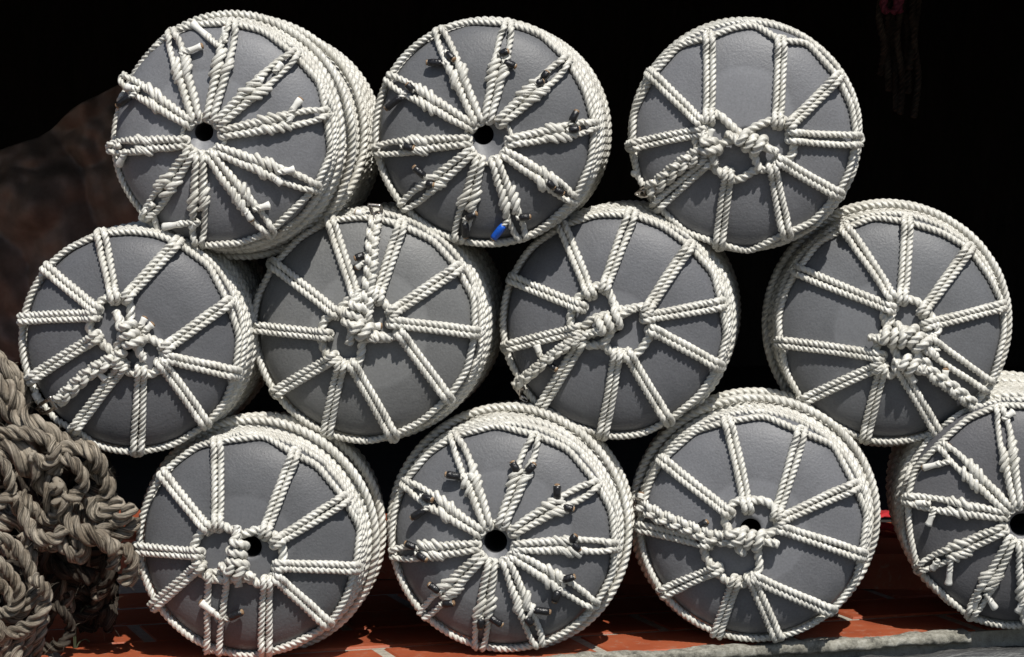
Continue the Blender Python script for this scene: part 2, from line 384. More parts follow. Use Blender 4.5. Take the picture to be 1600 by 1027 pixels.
# open-fronted dark shed behind the stack
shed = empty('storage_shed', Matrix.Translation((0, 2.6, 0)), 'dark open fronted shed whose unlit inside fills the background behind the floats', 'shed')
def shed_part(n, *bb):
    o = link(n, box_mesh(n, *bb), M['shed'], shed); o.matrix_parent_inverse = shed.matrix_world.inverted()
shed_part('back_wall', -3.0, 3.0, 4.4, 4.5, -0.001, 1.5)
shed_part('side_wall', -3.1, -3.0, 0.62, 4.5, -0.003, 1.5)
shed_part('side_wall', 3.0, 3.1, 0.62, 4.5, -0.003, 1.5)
shed_part('shade_roof', -3.2, 3.2, 0.42, 4.6, 1.501, 1.56)  # out of view, added to keep sun off the inside
shed_part('shade_fascia', -3.2, 3.2, 0.36, 0.418, 1.08, 1.56)  # unseen front board, added and dropped low to shade the inside

# ------------------------------------------------------------------ floats
def yline(x): return -0.066+(x-383)*(0.225/1210)
L_BODY = 0.33
class Float:
    def __init__(s, cx, cy, rpx, Y, yaw=4.6, pit=0.0):
        s.cpx = (cx, cy)
        d = ray(cx, cy)
        if Y is None:                                  # bottom row: rests on the ledge
            R = rpx/1090.0
            for _ in range(8):
                C = on_z(cx, cy, R+0.0145); R = rpx/FPX*np.dot(C-CAM, FWD)
        else:
            C = on_y(cx, cy, Y); R = rpx/FPX*np.dot(C-CAM, FWD)
        s.L = 0.34 if Y is None else 0.42
        s.R = R; s.H = 0.32*R; s.C = C
        a = math.radians(yaw); p = math.radians(pit)
        back = np.array([math.sin(a)*math.cos(p), math.cos(a)*math.cos(p), math.sin(p)])
        s.z = -back; s.x = np.cross([0, 0, 1.0], s.z); s.x /= np.linalg.norm(s.x); s.y = np.cross(s.z, s.x)
        s.A = np.stack([s.x, s.y, s.z], 0)             # world -> local rows
        s.o = s.A @ (CAM-C)
        s.mw = Matrix(((s.x[0], s.y[0], s.z[0], C[0]), (s.x[1], s.y[1], s.z[1], C[1]), (s.x[2], s.y[2], s.z[2], C[2]), (0, 0, 0, 1)))
        s.mpp = np.dot(C-CAM, FWD)/FPX                 # metres per photo pixel here
    def Z(s, rho, h=0.0):
        t = np.clip(rho/(s.R+h), 0, 1)
        return h-(s.H+h)*(1-np.power(1-t**2.3, 1/2.3))
    def at(s, px, h):
        """the point h above the foam skin seen at photo pixel px"""
        d = s.A @ ray(*px)
        t0 = (0.06-s.o[2])/d[2]; t1 = (-s.H-h-s.o[2])/d[2]
        ts = np.linspace(t0, t1, 500); P = s.o[None, :]+ts[:, None]*d[None, :]
        rho = np.hypot(P[:, 0], P[:, 1]); f = P[:, 2]-s.Z(rho, h)
        inside = (f <= 0) & (rho <= s.R+h)
        if inside.any():
            i = int(np.argmax(inside)); p = P[i]
            return p
        i = int(np.argmin(np.abs(rho-(s.R+h))+0.3*np.abs(P[:, 2]+0.75*s.H)))
        p = P[i].copy(); k = (s.R+h)/rho[i]
        return np.array([p[0]*k, p[1]*k, min(p[2], -0.6*s.H)])
    def loc(s, px): return s.at(px, 0.0)

def smooth3(P, n=1, closed=True):
    P = np.asarray(P, float)
    for _ in range(n):
        Q = 0.25*np.roll(P, 1, 0)+0.5*P+0.25*np.roll(P, -1, 0)
        if not closed: Q[0] = P[0]; Q[-1] = P[-1]
        P = Q
    return P

def foam_body(f, parent, m, hub=None, hub_r=0.0, hole=(0, 0), hole_r=0.0):
    """turned foam cylinder with rounded ends, a counterbore and a through hole"""
    R, H = f.R, f.H; seg = 120; rings = []      # (radius, z, cx, cy, blend)
    hx, hy = hub if hub is not None else hole
    def ring(r, z, cx=0, cy=0): rings.append((r, z, cx, cy))
    ring(0.001, -0.30, *hole); ring(hole_r, -0.30, *hole); ring(hole_r*0.98, -0.02, *hole); ring(hole_r, -0.0068 if hub_r else -0.002, *hole); ring(hole_r*1.05, -0.0054 if hub_r else -0.0004, *hole)
    i_skin = len(rings)
    if hub_r:
        ring(hub_r*0.97, -0.0045, hx, hy); ring(hub_r, -0.0035, hx, hy); ring(hub_r*1.02, -0.001, hx, hy); ring(hub_r*1.06, 0.0, hx, hy)
    r0 = rings[-1][0]
    for t in np.linspace(0, 1, 46)[1:]:
        r = r0+(R-r0)*math.sin(t*math.pi/2)
        k = max(0, 1-(r-r0)/(0.35*R)); ring(r, None, hx*k, hy*k)
    for z in np.linspace(-H, -f.L+H, 14)[1:]: ring(R-0.0042*min(1, (-H-z)/0.012, (z+f.L-H)/0.012), z)
    for t in np.linspace(0, 1, 14)[1:]:
        r = R*math.cos(t*math.pi/2)*0.96+0.04*R; ring(r, -f.L+f.H+f.Z(r)*-1-f.H*1.0 if False else -f.L+H-(H+f.Z(r)))
    ring(0.002, -f.L)
    V = []
    for (r, z, cx, cy) in rings:
        th = np.arange(seg)*2*math.pi/seg; x = cx+r*np.cos(th); y = cy+r*np.sin(th)
        zz = f.Z(np.hypot(x, y)) if z is None else np.full(seg, z)
        V.append(np.stack([x, y, zz], 1))
    V = np.concatenate(V); n = len(rings)
    i = np.arange(n-1)[:, None]; j = np.arange(seg)[None, :]; j2 = (j+1) % seg
    Q = np.stack([np.broadcast_to(i*seg+j, (n-1, seg)), (i+1)*seg+j, (i+1)*seg+j2, np.broadcast_to(i*seg+j2, (n-1, seg))], -1).reshape(-1, 4)
    # gentle hand-trimmed irregularity
    me = raw_mesh('foam_body', V, Q)
    o = link('foam_body', me, m, parent); me.materials.append(M['hole'])
    idx = np.zeros(len(Q), np.int32); idx[:3*seg] = 1
    me.polygons.foreach_set('material_index', idx)
    return o

def path_px(f, pts, h, closed=False, step=4.0):
    P, q, L, e = resample(np.array(pts, float), step, closed)
    hh = h if callable(h) else (lambda t: h)
    return np.array([f.at(p, hh(t)) for p, t in zip(P, q/L)])

def stub(f, spoke, p0, p1, kind, r, rng):
    """cut rope end standing off the face, bare or taped"""
    ln = np.linalg.norm(np.array(p1)-np.array(p0))
    p1 = np.array(p1)+(np.array(p1)-np.array(p0))*(0.14 if kind == 'k' else 0.0)
    a = f.at(p0, r*2.0); b_ = f.at(p1, r*(1.5 if kind == 'w' else 2.4)+rng.uniform(0, 0.004)); mid = 0.5*(a+b_)+np.array([0, 0, 0.0015])
    if kind == 'w':
        r = 0.0050
        rope_obj('rope_end', [a, a+(mid-a)*0.5, mid], r, M['rope'], spoke, seed=rng.randint(0, 9999))
        rope_obj('cut_tip', [a+(b_-a)*0.38, mid+(b_-mid)*0.3, b_], r*0.95, M['rope_cut'], spoke, twisted=False, sides=12, rad=np.array([r*1.02, r*0.86, r*1.16]), jit=0.12, seed=rng.randint(0, 999))
        if rng.random() < 0.4:
            d = (b_-mid)/np.linalg.norm(b_-mid)
            rope_obj('burnt_tip', [b_-d*0.001, b_+d*0.001, b_+d*0.0022], r*0.9, M['burnt'], spoke, twisted=False, sides=9)
    else:
        rope_obj('rope_end', [a, mid, b_], r, M['rope'], spoke, seed=rng.randint(0, 9999))
        rope_obj('tape_tip', [a+(b_-a)*0.28, mid, b_-(b_-a)*0.04], r*1.16, M['blue'] if kind == 'b' else M['tape'], spoke, twisted=False, sides=12, rad=np.array([r*1.12, r*1.22, r*1.18]), jit=0.08, seed=rng.randint(0, 999))
        d = (b_-mid)/np.linalg.norm(b_-mid)
        rope_obj('cut_tip', [b_-d*0.002, b_+d*0.0005, b_+d*0.0018], r*0.9, M['burnt'], spoke, twisted=False, sides=9)

def laced_spoke(f, parent, hub, rim, rng, r=0.0054, ring_r=0.0070, wide=None, rimr=0.0057):
    hub = np.array(hub, float); rim = np.array(rim, float); d = rim-hub; L = np.linalg.norm(d); d /= L; n = np.array([-d[1], d[0]])
    rp = r/f.mpp; w0 = rp*0.79; w1 = rp*(0.80+rng.choice((0, 0.02, 0.05, 0.2))+rng.uniform(0, 0.04)); sk = rng.uniform(-1.2, 1.2)
    if wide: w0, w1 = wide
    A = []; e = rp*1.5
    ts = [-e*0.9, -e*0.15, e*0.9, e*2.0, L*0.35, L*0.5, L*0.7, L-e*2.6, L-e*1.2, L-e*0.1, L+e*0.95]
    hs = [r*1.1, 2*ring_r+r*0.75, 2*ring_r*0.72+r, r*1.25, r*1.02, r*1.0, r*1.0, r*1.1, rimr*1.2+r, 2*rimr+r*0.8, rimr*1.2+r*0.3]
    ws = [w0*0.85, w0*0.98, w0, w0, w0+(w1-w0)*0.3, w0+(w1-w0)*0.5, w1, w1, w1*0.98, w1*0.95, w1*0.8]
    bow = rng.uniform(-1.3, 1.3)
    side = lambda sg: [f.at(hub+d*t+n*(sg*w+bow*math.sin(math.pi*min(max(t/L, 0), 1))+sk*t/L*0), h) for t, h, w in zip(ts, hs, ws)]
    P = side(1)+side(-1)[::-1]
    return rope_obj('spoke_rope', P, r, M['rope'], parent, closed=True, seed=rng.randint(0, 9999), jit=0.06)

def spliced_spoke(f, parent, hub, rim, tails, rng, ring_r=0.0036, eye=1.5):
    hub = np.array(hub, float); rim = np.array(rim, float); d = rim-hub; L = np.linalg.norm(d); d /= L; n = np.array([-d[1], d[0]])
    r0, r1, r2 = 0.0054, 0.0067, 0.0050
    q = f.mpp; rp = r0/q; e = rp*1.5
    u = rng.uniform(0.50, 0.60)
    ts = [-e*0.9, -e*0.1, e*1.0, L*0.2, L*0.35, L*(u-0.06), L*u, L*(u+0.09), L*(u+0.16), L*0.87, L-e*0.5, L+e*0.6]
    rr = [r0, r0, r0*1.05, r1*0.92, r1, r1, r1*1.03, r1*0.94, r2, r2, r2, r2]
    ws = [w/q for w in (r0*0.8, r0*0.85, r0*0.9, r1*0.86, r1*0.88, r1*0.92, r1*1.1, r1*1.15, r2*eye*1.12, r2*eye, r2*1.0, r2*0.8)]
    hs = [r0*0.9, 2*ring_r+r0*0.5, 2*ring_r*0.6+r0, r1*1.05, r1*0.95, r1*1.0, r1*1.2, r1*1.05, r2*1.0, r2*1.3, 0.010+r2*0.7, 0.006+r2*0.3]
    bow = rng.uniform(-1.5, 1.5); lag = rng.uniform(-0.05, 0.05)*L
    def side(sg):
        o = []
        for i, (t, h, w) in enumerate(zip(ts, hs, ws)):
            tt = t+(sg*lag if 4 < i < 9 else 0)
            o.append(f.at(hub+d*tt+n*(sg*w+bow*math.sin(math.pi*min(max(tt/L, 0), 1))+rng.uniform(-0.5, 0.5)), h))
        return o
    P = side(1)+side(-1)[::-1]; rad = np.array(rr+rr[::-1])
    sp = rope_obj('spoke_rope', P, r1, M['rope'], parent, closed=True, rad=rad, lay=0.0265, seed=rng.randint(0, 9999), jit=0.11)
    # tucked strands of the splice crossing over both legs
    parts = []
    for sg in (1, -1):
        for k in range(rng.choice((2, 3))):
            t = L*(u-0.10+0.075*k)+rng.uniform(-4, 4); w = r1/q; c0 = sg*w*1.05; sp_ = rng.uniform(0.9, 1.5)
            pts = [(t-w*sp_, c0-w*1.0, 0.8), (t-w*sp_*0.4, c0-w*0.5, 1.58), (t+w*sp_*0.4, c0+w*0.4, 1.62), (t+w*sp_, c0+w*1.05, 0.9)]
            parts.append(tube([f.at(hub+d*a_+n*b_, h_*r1) for a_, b_, h_ in pts], r1*rng.uniform(0.42, 0.54), twisted=False, sides=8, jit=0.15, seed=rng.randint(0, 999)))
    V, qd, uu, tt = merge(parts); link('splice_tuck', raw_mesh('splice_tuck', V, qd, uu, tt), M['rope'], sp)
    for (x0, y0, x1, y1, k) in tails: stub(f, sp, (x0, y0), (x1, y1), k, 0.0045, rng)
    return sp

def braid(f, parent, pts, width_px, rng, r=0.0056, h0=0.014, name='tail_splice'):
    """three ropes plaited along a traced line"""
    P, q, L, e = resample(np.array(pts, float), 2.5)
    T = np.gradient(P, axis=0); T /= np.linalg.norm(T, axis=1)[:, None]; Nn = np.stack([-T[:, 1], T[:, 0]], 1)
    parts = []; width_px *= 1.12; a = max(width_px/2-r/f.mpp, 2.0); lam = width_px*2.3
    for k in range(3):
        ph = 2*math.pi*q/lam+2*math.pi*k/3
        fade = np.clip(np.minimum(q/(L*0.12), 1), 0.25, 1)
        W = [f.at(p+n_*a*math.sin(s_)*fd, h0+r*0.95*math.sin(2*s_)) for p, n_, s_, fd in zip(P, Nn, ph, fade)]
        parts.append(tube(W, r, seed=rng.randint(0, 999), jit=0.12))
    V, qd, uu, tt = merge(parts)
    return link(name, raw_mesh(name, V, qd, uu, tt), M['rope'], parent)

def knot(f, parent, c, size, rot, asp, rng, r=0.0068, h0=None):
    """barrel knot: tight round turns over a core rope, one working end tucked back through"""
    turns = 2.6 if size >= 16 else 1.7
    Rc = 1.72*r; h0 = Rc+r*0.9; ln = turns*2*r/f.mpp*0.98
    cr, sr = math.cos(rot), math.sin(rot); W = []
    tr = lambda x, y: (c[0]+cr*x-sr*y, c[1]+sr*x+cr*y)
    W.append(f.at(tr(-ln*0.95, 2), h0)); W.append(f.at(tr(-ln*0.72, -3), h0+0.3*r))
    n = int(turns*12)
    for i in range(n+1):
        a = 2*math.pi*turns*i/n+0.6; x = (i/n-0.5)*ln; k = 1+0.12*math.sin(3.1*i/n*3)
        W.append(f.at(tr(x+rng.uniform(-0.4, 0.4), Rc/f.mpp*math.cos(a)*k), h0+Rc*math.sin(a)*k))
    W.append(f.at(tr(ln*0.75, 3), h0+0.4*r)); W.append(f.at(tr(ln*1.0, -2), h0))
    parts = [tube(smooth3(np.array(W), 1, False), r, seed=rng.randint(0, 999), jit=0.07)]
    parts.append(tube([f.at(tr(ln*x, y), h0+h) for x, y, h in ((-1.15, 0, -.3*r), (-0.6, 1, 0), (0, 0, 0), (0.6, -1, 0), (1.15, 0, -.3*r))], r, seed=rng.randint(0, 999)))
    V, q, u, t = merge(parts)
    return link('knot', raw_mesh('knot', V, q, u, t), M['rope'], parent)

def shackle(f, parent, c, ang, size=13, h=0.015):
    cr, sr = math.cos(ang), math.sin(ang)
    tr = lambda x, y: (c[0]+cr*x-sr*y, c[1]+sr*x+cr*y)
    parts = [tube([f.at(tr(*p), h) for p in ((-size, -size*.5), (-size*.2, -size*.62), (size*.6, -size*.5), (size, 0), (size*.6, size*.5), (-size*.2, size*.62), (-size, size*.5))], 0.0027, twisted=False, sides=8, jit=0),
             tube([f.at(tr(-size, -size*.85), h), f.at(tr(-size, 0), h), f.at(tr(-size, size*.85), h)], 0.0030, twisted=False, sides=8, jit=0),
             tube([f.at(tr(size*1.5*math.cos(k)*0.5+size*1.15, size*.42*math.sin(k)), h+0.003*math.sin(k)) for k in np.linspace(0, 2*math.pi, 12, endpoint=False)], 0.0016, closed=True, twisted=False, sides=8, jit=0)]
    V, q, u, t = merge(parts); return link('shackle', raw_mesh('shackle', V, q, u, t), M['steel'], parent)

def side_ropes(f, parent, rng, thick=0.0078, ncoil=6, start=0.045, seed=0, extra=2):
    """the net on the flank: lacing behind the rim, loose turns, then a tight coil"""
    R, H = f.R, f.H
    nz = lambda th, z: mnoise.noise(Vector((math.cos(th)*1.6+seed, math.sin(th)*1.6, z*20)))
    def turn(z0, amp, ph, r, lift=0.0, wob=0.004):
        P = []
        for th in np.linspace(0, 2*math.pi, 60, endpoint=False):
            z = z0+amp*math.cos(th-ph)+wob*nz(th, z0)
            P.append(((R-0.0042*min(1, max(0, (-H-z)/0.012))+r+lift)*math.cos(th), (R-0.0042*min(1, max(0, (-H-z)/0.012))+r+lift)*math.sin(th), z))
        return P
    # zigzag lacing
    Pz = []; n = 20
    for k in range(n):
        th = 2*math.pi*(k+rng.uniform(-0.15, 0.15))/n; z = (-H*0.95 if k % 2 else -H-0.034)
        Rz = R+0.0030 if k % 2 else R-0.001; Pz.append((Rz*math.cos(th), Rz*math.sin(th), z))
    rope_obj('lacing_rope', Pz, 0.0050, M['rope'], parent, closed=True, seed=seed, sides=15)
    for k in range(extra):
        rope_obj('side_rope', turn(-H-0.006-0.017*k, 0.006, rng.uniform(0, 6), 0.0052, -0.001 if k == 0 else 0.002, 0.012), 0.0053, M['rope'], parent, closed=True, seed=seed+k)
    if extra >= 3:
        for k in range(2):
            rope_obj('side_rope', turn(-H-start-0.035-0.03*k, 0.034, rng.uniform(-0.5, 2.2)+k*2.5, thick*0.85, 2*thick*0.95, 0.010), thick*0.85, M['rope'], parent, closed=True, seed=seed+40+k)
    z = -H-start
    for k in range(ncoil):
        r = thick*rng.uniform(0.88, 1.05)
        rope_obj('side_rope', turn(z, 0.004, 0.5, r, rng.choice((0, 0, 0.003)), 0.006), r, M['rope'], parent, closed=True, seed=seed+10+k)
        z -= 2*thick*1.03
        if z < -f.L+H*0.9: break

floats = []
def crop(ox, oy, s): return lambda p: (ox+p[0]/s, oy+p[1]/s)
def build_float(name_seed, c, label, ctr, rad, spokes, rim, kind, Y=None, yaw=4.6, pit=0.0, hub=None, hub_r=28, hole=None, hole_r=18,
                ring=None, links=(), knots=(), tail=None, tailw=24, stubs=(), shack=None, coil=(0.0078, 18, 0.045), disc=None, tint=(0.174, 0.177, 0.189), extra=2, wide=None):
    rng = random.Random(name_seed)
    ctr = c(ctr); f = Float(ctr[0], ctr[1], rad, Y, yaw, pit)
    e = empty('mooring_float', Matrix(f.mw), label, 'float', 'roped foam floats in the stack')
    f.e = e; floats.append(f)
    dx, dy, dr = disc or (0, 0, 0.44)
    fm = foam_mat('grey_foam', tint, (dx*f.R, dy*f.R, dr*f.R))
    hl = f.loc(c(hole)) if hole else np.zeros(3)
    if kind == 'spliced':
        hb = f.loc(c(hub)); foam_body(f, e, fm, (hb[0], hb[1]), hub_r*f.mpp, (hl[0], hl[1]), hole_r*f.mpp)
        hc = c(hub); rr = hub_r+6.5
        P = [f.at((hc[0]+rr*math.cos(t), hc[1]+rr*math.sin(t)), 0.0034) for t in np.linspace(0, 2*math.pi, 40, endpoint=False)]
        rope_obj('hub_rope', P, 0.0036, M['rope'], e, closed=True, seed=1)
        for (h, rm, tl) in spokes:
            tt = []
            A_, B_ = np.array(h, float), np.array(rm, float); D_ = (B_-A_)/np.linalg.norm(B_-A_)
            for t in tl:                                  # every tail grows out of its own splice
                p_ = np.array(t[:2], float); on_ = A_+D_*np.dot(p_-A_, D_); p_ = p_+(on_-p_)*0.55
                tt.append((*c(p_), *c(t[2:4]), t[4]))
            # start every leg on the hub circle
            hp = np.array(c(h)); v = hp-np.array(hc); v /= np.linalg.norm(v)
            hp = np.array(hc)+v*(hub_r+8.0)
            spliced_spoke(f, e, hp, c(rm), tt, rng)
    else:
        foam_body(f, e, fm, None, 0, (hl[0], hl[1]), hole_r*f.mpp)
        P = path_px(f, [c(p) for p in ring], 0.0071, True, 3.0)
        rope_obj('hub_rope', smooth3(P, 3), 0.0071, M['rope'], e, closed=True, seed=2, jit=0.06)
        for i, (h, rm) in enumerate(spokes):
            laced_spoke(f, e, c(h), c(rm), rng, wide=(wide or {}).get(i))
    for ln in links:
        P = path_px(f, [c(p) for p in ln], lambda t: 0.0105+0.004*math.sin(math.pi*t), False, 3.0)
        rope_obj('knot_rope', smooth3(P, 2, False), 0.0068, M['rope'], e, seed=3)
    for (kx, ky, size, rot, asp) in knots: knot(f, e, c((kx, ky)), size, math.radians(rot), asp, rng)
    if tail: braid(f, e, [c(p) for p in tail], tailw, rng)
    for (x0, y0, x1, y1, k) in stubs: stub(f, e, c((x0, y0)), c((x1, y1)), k, 0.0045, rng)
    if shack: shackle(f, e, c(shack[:2]), math.radians(shack[2]))
    P = []
    for i, p in enumerate(rim):
        p2 = rim[(i+1) % len(rim)]
        if len(p) == 3 or len(p2) == 3:
            for t in (0, 0.34, 0.67):
                k = (1-t)*(len(p) == 3)+t*(len(p2) == 3)
                q = f.at(c((p[0]+(p2[0]-p[0])*t, p[1]+(p2[1]-p[1])*t)), 0.0055); ang = math.atan2(q[1], q[0])
                b = np.array([(f.R+0.0056)*math.cos(ang), (f.R+0.0056)*math.sin(ang), -f.H-0.012]); P.append(q*(1-k)+b*k)
        else:
            a_, b_ = np.array(c(p)), np.array(c(p2)); n_ = max(2, int(np.linalg.norm(b_-a_)/6))
            P += [f.at(a_+(b_-a_)*t, 0.0055) for t in np.arange(n_)/n_]
    rope_obj('rim_rope', smooth3(P, 4), 0.0055, M['rope'], e, closed=True, seed=4)
    side_ropes(f, e, rng, coil[0], coil[1], coil[2], name_seed*3, extra)
    return f

cA1 = crop(140, 10, 2.567)
build_float(11, cA1, 'top row float at far left, spliced white ropes with bare cut ends, thickly coiled flank', (498, 512), 175,
  [((400, 470), (128, 288), [(178, 362, 122, 392, 'k'), (200, 330, 150, 325, 'w')]),
   ((420, 430), (328, 105), [(375, 190, 448, 160, 'w')]),
   ((485, 430), (572, 72), [(480, 150, 416, 72, 'w'), (530, 140, 545, 90, 'w')]),
   ((535, 450), (822, 193), [(650, 260, 692, 297, 'w'), (740, 265, 768, 232, 'w')]),
   ((525, 510), (942, 428), [(790, 430, 845, 374, 'w'), (800, 480, 806, 440, 'w')]),
   ((520, 575), (905, 728), [(755, 665, 820, 655, 'w'), (720, 700, 768, 712, 'w')]),
   ((490, 610), (722, 905), [(660, 812, 722, 798, 'w'), (600, 825, 648, 855, 'w')]),
   ((440, 610), (435, 955), [(385, 865, 298, 885, 'w'), (440, 860, 410, 890, 'w')]),
   ((400, 590), (222, 845), [(250, 790, 212, 850, 'w'), (265, 835, 278, 908, 'w')]),
   ((380, 545), (72, 568), [(150, 600, 118, 635, 'w'), (120, 550, 90, 560, 'w')])],
  [(122, 288, 1), (220, 180, 1), (328, 100), (450, 68), (572, 66), (700, 98), (822, 193), (925, 310), (948, 430), (968, 590), (905, 730), (720, 908), (600, 950), (440, 960), (320, 925), (218, 858), (120, 730, 1), (66, 570, 1), (75, 420, 1)],
  'spliced', Y=yline(340)-0.04, yaw=10.0, pit=-1.5, hub=(458, 522), hub_r=27, hole=(454, 503), hole_r=15, coil=(0.0075, 18, 0.034), disc=(-0.1, 0.05, 0.5), extra=3)

cA2 = crop(560, 10, 2.567)
build_float(12, cA2, 'top row middle float with black taped rope tips and one blue taped tip', (503, 505), 170,
  [((430, 465), (108, 280), [(182, 365, 122, 402, 'k'), (225, 335, 200, 318, 'k')]),
   ((465, 430), (320, 88), [(338, 236, 288, 226, 'k'), (340, 185, 378, 208, 'k')]),
   ((520, 430), (600, 75), [(550, 190, 594, 182, 'k'), (590, 222, 622, 238, 'k')]),
   ((580, 450), (835, 218), [(700, 300, 735, 302, 'k'), (730, 282, 755, 268, 'k')]),
   ((600, 540), (945, 478), [(845, 455, 872, 428, 'k'), (835, 498, 878, 492, 'k')]),
   ((590, 590), (862, 775), [(755, 690, 778, 722, 'k'), (780, 735, 815, 748, 'k')]),
   ((545, 610), (660, 938), [(640, 845, 680, 845, 'k'), (565, 870, 540, 932, 'b')]),
   ((485, 620), (398, 945), [(430, 850, 430, 915, 'k'), (430, 855, 466, 835, 'k')]),
   ((445, 590), (168, 812), [(262, 672, 230, 652, 'k'), (262, 700, 296, 716, 'k')]),
   ((430, 540), (65, 577), [(170, 555, 214, 568, 'k')])],
  [(108, 280), (200, 165), (318, 86), (460, 60), (600, 68), (725, 105), (838, 213), (910, 340), (947, 480), (930, 630), (866, 775), (760, 870), (660, 942), (540, 958), (400, 948), (270, 890), (168, 820), (90, 690), (62, 577), (72, 430)],
  'spliced', Y=yline(756)-0.04, yaw=4.6, hub=(522, 538), hub_r=30, hole=(500, 514), hole_r=16, coil=(0.0072, 18, 0.030), disc=(0, 0, 0.3), tint=(0.129, 0.132, 0.140))

cA3 = crop(930, 0, 2.504)
build_float(13, cA3, 'top row float at right with pale face disc and knotted tail pointing left', (588, 540), 176,
  [((445, 465), (446, 150)), ((714, 478), (728, 170)), ((765, 485), (945, 308)), ((775, 535), (1018, 548)), ((725, 632), (945, 757)),
   ((695, 660), (747, 910)), ((520, 685), (485, 950)), ((432, 640), (245, 802)), ((420, 515), (150, 570)), ((408, 475), (224, 295))],
  [(224, 293), (330, 175), (440, 148), (540, 108), (625, 95), (725, 160), (830, 165), (948, 300), (1005, 420), (1022, 548), (990, 680), (948, 760), (850, 870), (745, 914), (600, 985), (485, 955), (350, 908), (242, 805), (165, 690), (146, 570), (150, 440)],
  'laced', Y=yline(1165)-0.04, yaw=4.2, pit=2.2, hole=(588, 540), hole_r=14,
  ring=[(440, 470), (475, 445), (545, 505), (585, 535), (620, 500), (712, 468), (768, 490), (778, 560), (765, 615), (722, 640), (688, 662), (630, 665), (565, 700), (515, 692), (450, 645), (405, 590), (395, 525)],
  links=[[(590, 540), (500, 560), (430, 590)], [(600, 560), (625, 620), (640, 665)]], knots=[(612, 560, 20, 20, 1.1), (445, 580, 13, 70, 1.0)],
  tail=[(470, 565), (400, 605), (330, 650), (262, 705), (205, 748)], tailw=25, stubs=[(110, 690, 45, 715, 'w'), (440, 560, 455, 505, 'w')],
  shack=(205, 745, 150), coil=(0.0075, 18, 0.040), disc=(0.0, 0.22, 0.40), wide={3: (7, 8)})

cB1 = crop(0, 330, 2.567)
build_float(21, cB1, 'second row float at far left, touching the heap of old rope', (508, 527), 170,
  [((382, 392), (178, 223)), ((457, 345), (405, 93)), ((510, 342), (707, 128)), ((665, 548), (908, 372)), ((672, 590), (938, 650)),
   ((650, 615), (822, 852)), ((565, 640), (550, 962)), ((490, 622), (300, 872)), ((382, 508), (128, 670)), ((375, 418), (78, 432))],
  [(78, 432), (110, 320), (176, 218), (285, 145), (404, 90), (520, 80), (620, 90), (715, 128), (840, 220), (914, 366), (960, 500), (943, 655), (900, 770), (822, 860), (700, 935), (555, 970), (410, 958), (298, 875), (200, 828), (140, 740), (122, 672), (78, 560)],
  'laced', Y=yline(199)-0.022, yaw=4.0, hole=(510, 530), hole_r=14,
  ring=[(380, 400), (420, 350), (460, 352), (510, 350), (525, 400), (520, 460), (560, 490), (620, 520), (665, 550), (655, 612), (620, 648), (565, 655), (500, 635), (470, 575), (430, 548), (388, 508), (358, 465)],
  links=[[(520, 470), (480, 520), (470, 560)]], knots=[(520, 500, 19, 60, 1.15)],
  tail=[(500, 565), (430, 605), (370, 640), (310, 690), (232, 765)], tailw=23, stubs=[(375, 630, 422, 676, 'w'), (130, 792, 58, 775, 'w'), (560, 470, 580, 430, 'w'), (575, 485, 610, 455, 'w')],
  shack=(185, 785, 150), coil=(0.0075, 18, 0.036), disc=(0, 0, 0.3), tint=(0.112, 0.114, 0.123))

cB2 = crop(370, 300, 2.505)
build_float(22, cB2, 'second row float whose plaited tail runs straight up to its rim', (495, 535), 175,
  [((470, 418), (368, 118)), ((552, 412), (642, 138)), ((612, 470), (857, 303)), ((615, 512), (926, 550)), ((642, 560), (822, 802)),
   ((452, 680), (607, 948)), ((407, 680), (350, 952)), ((375, 652), (148, 787)), ((347, 560), (68, 530)), ((385, 472), (148, 288))],
  [(64, 530), (85, 400), (146, 283), (250, 175), (365, 112), (480, 98), (560, 105), (650, 132), (770, 190), (863, 297), (928, 420), (932, 552), (900, 700), (825, 808), (720, 900), (610, 952), (490, 985), (350, 956), (240, 890), (146, 792), (85, 670)],
  'laced', Y=yline(568)-0.022, yaw=5.4, hole=(495, 535), hole_r=14,
  ring=[(412, 450), (385, 482), (345, 500), (332, 560), (340, 612), (375, 662), (430, 688), (470, 680), (488, 625), (500, 575), (600, 572), (632, 540), (612, 478), (590, 450), (550, 415), (500, 440), (460, 410)],
  links=[[(410, 455), (430, 500), (460, 530)], [(470, 500), (520, 550), (600, 572)]], knots=[(458, 490, 19, 100, 1.2), (490, 545, 11, 30, 1)],
  tail=[(515, 500), (512, 400), (525, 300), (532, 190), (545, 95)], tailw=22, stubs=[(500, 525, 562, 525, 'w'), (505, 245, 470, 258, 'k'), (500, 270, 472, 295, 'w'), (500, 85, 470, 82, 'w')],
  shack=(545, 66, 80), coil=(0.0078, 18, 0.040), disc=(0.05, 0.0, 0.52), tint=(0.156, 0.158, 0.158))

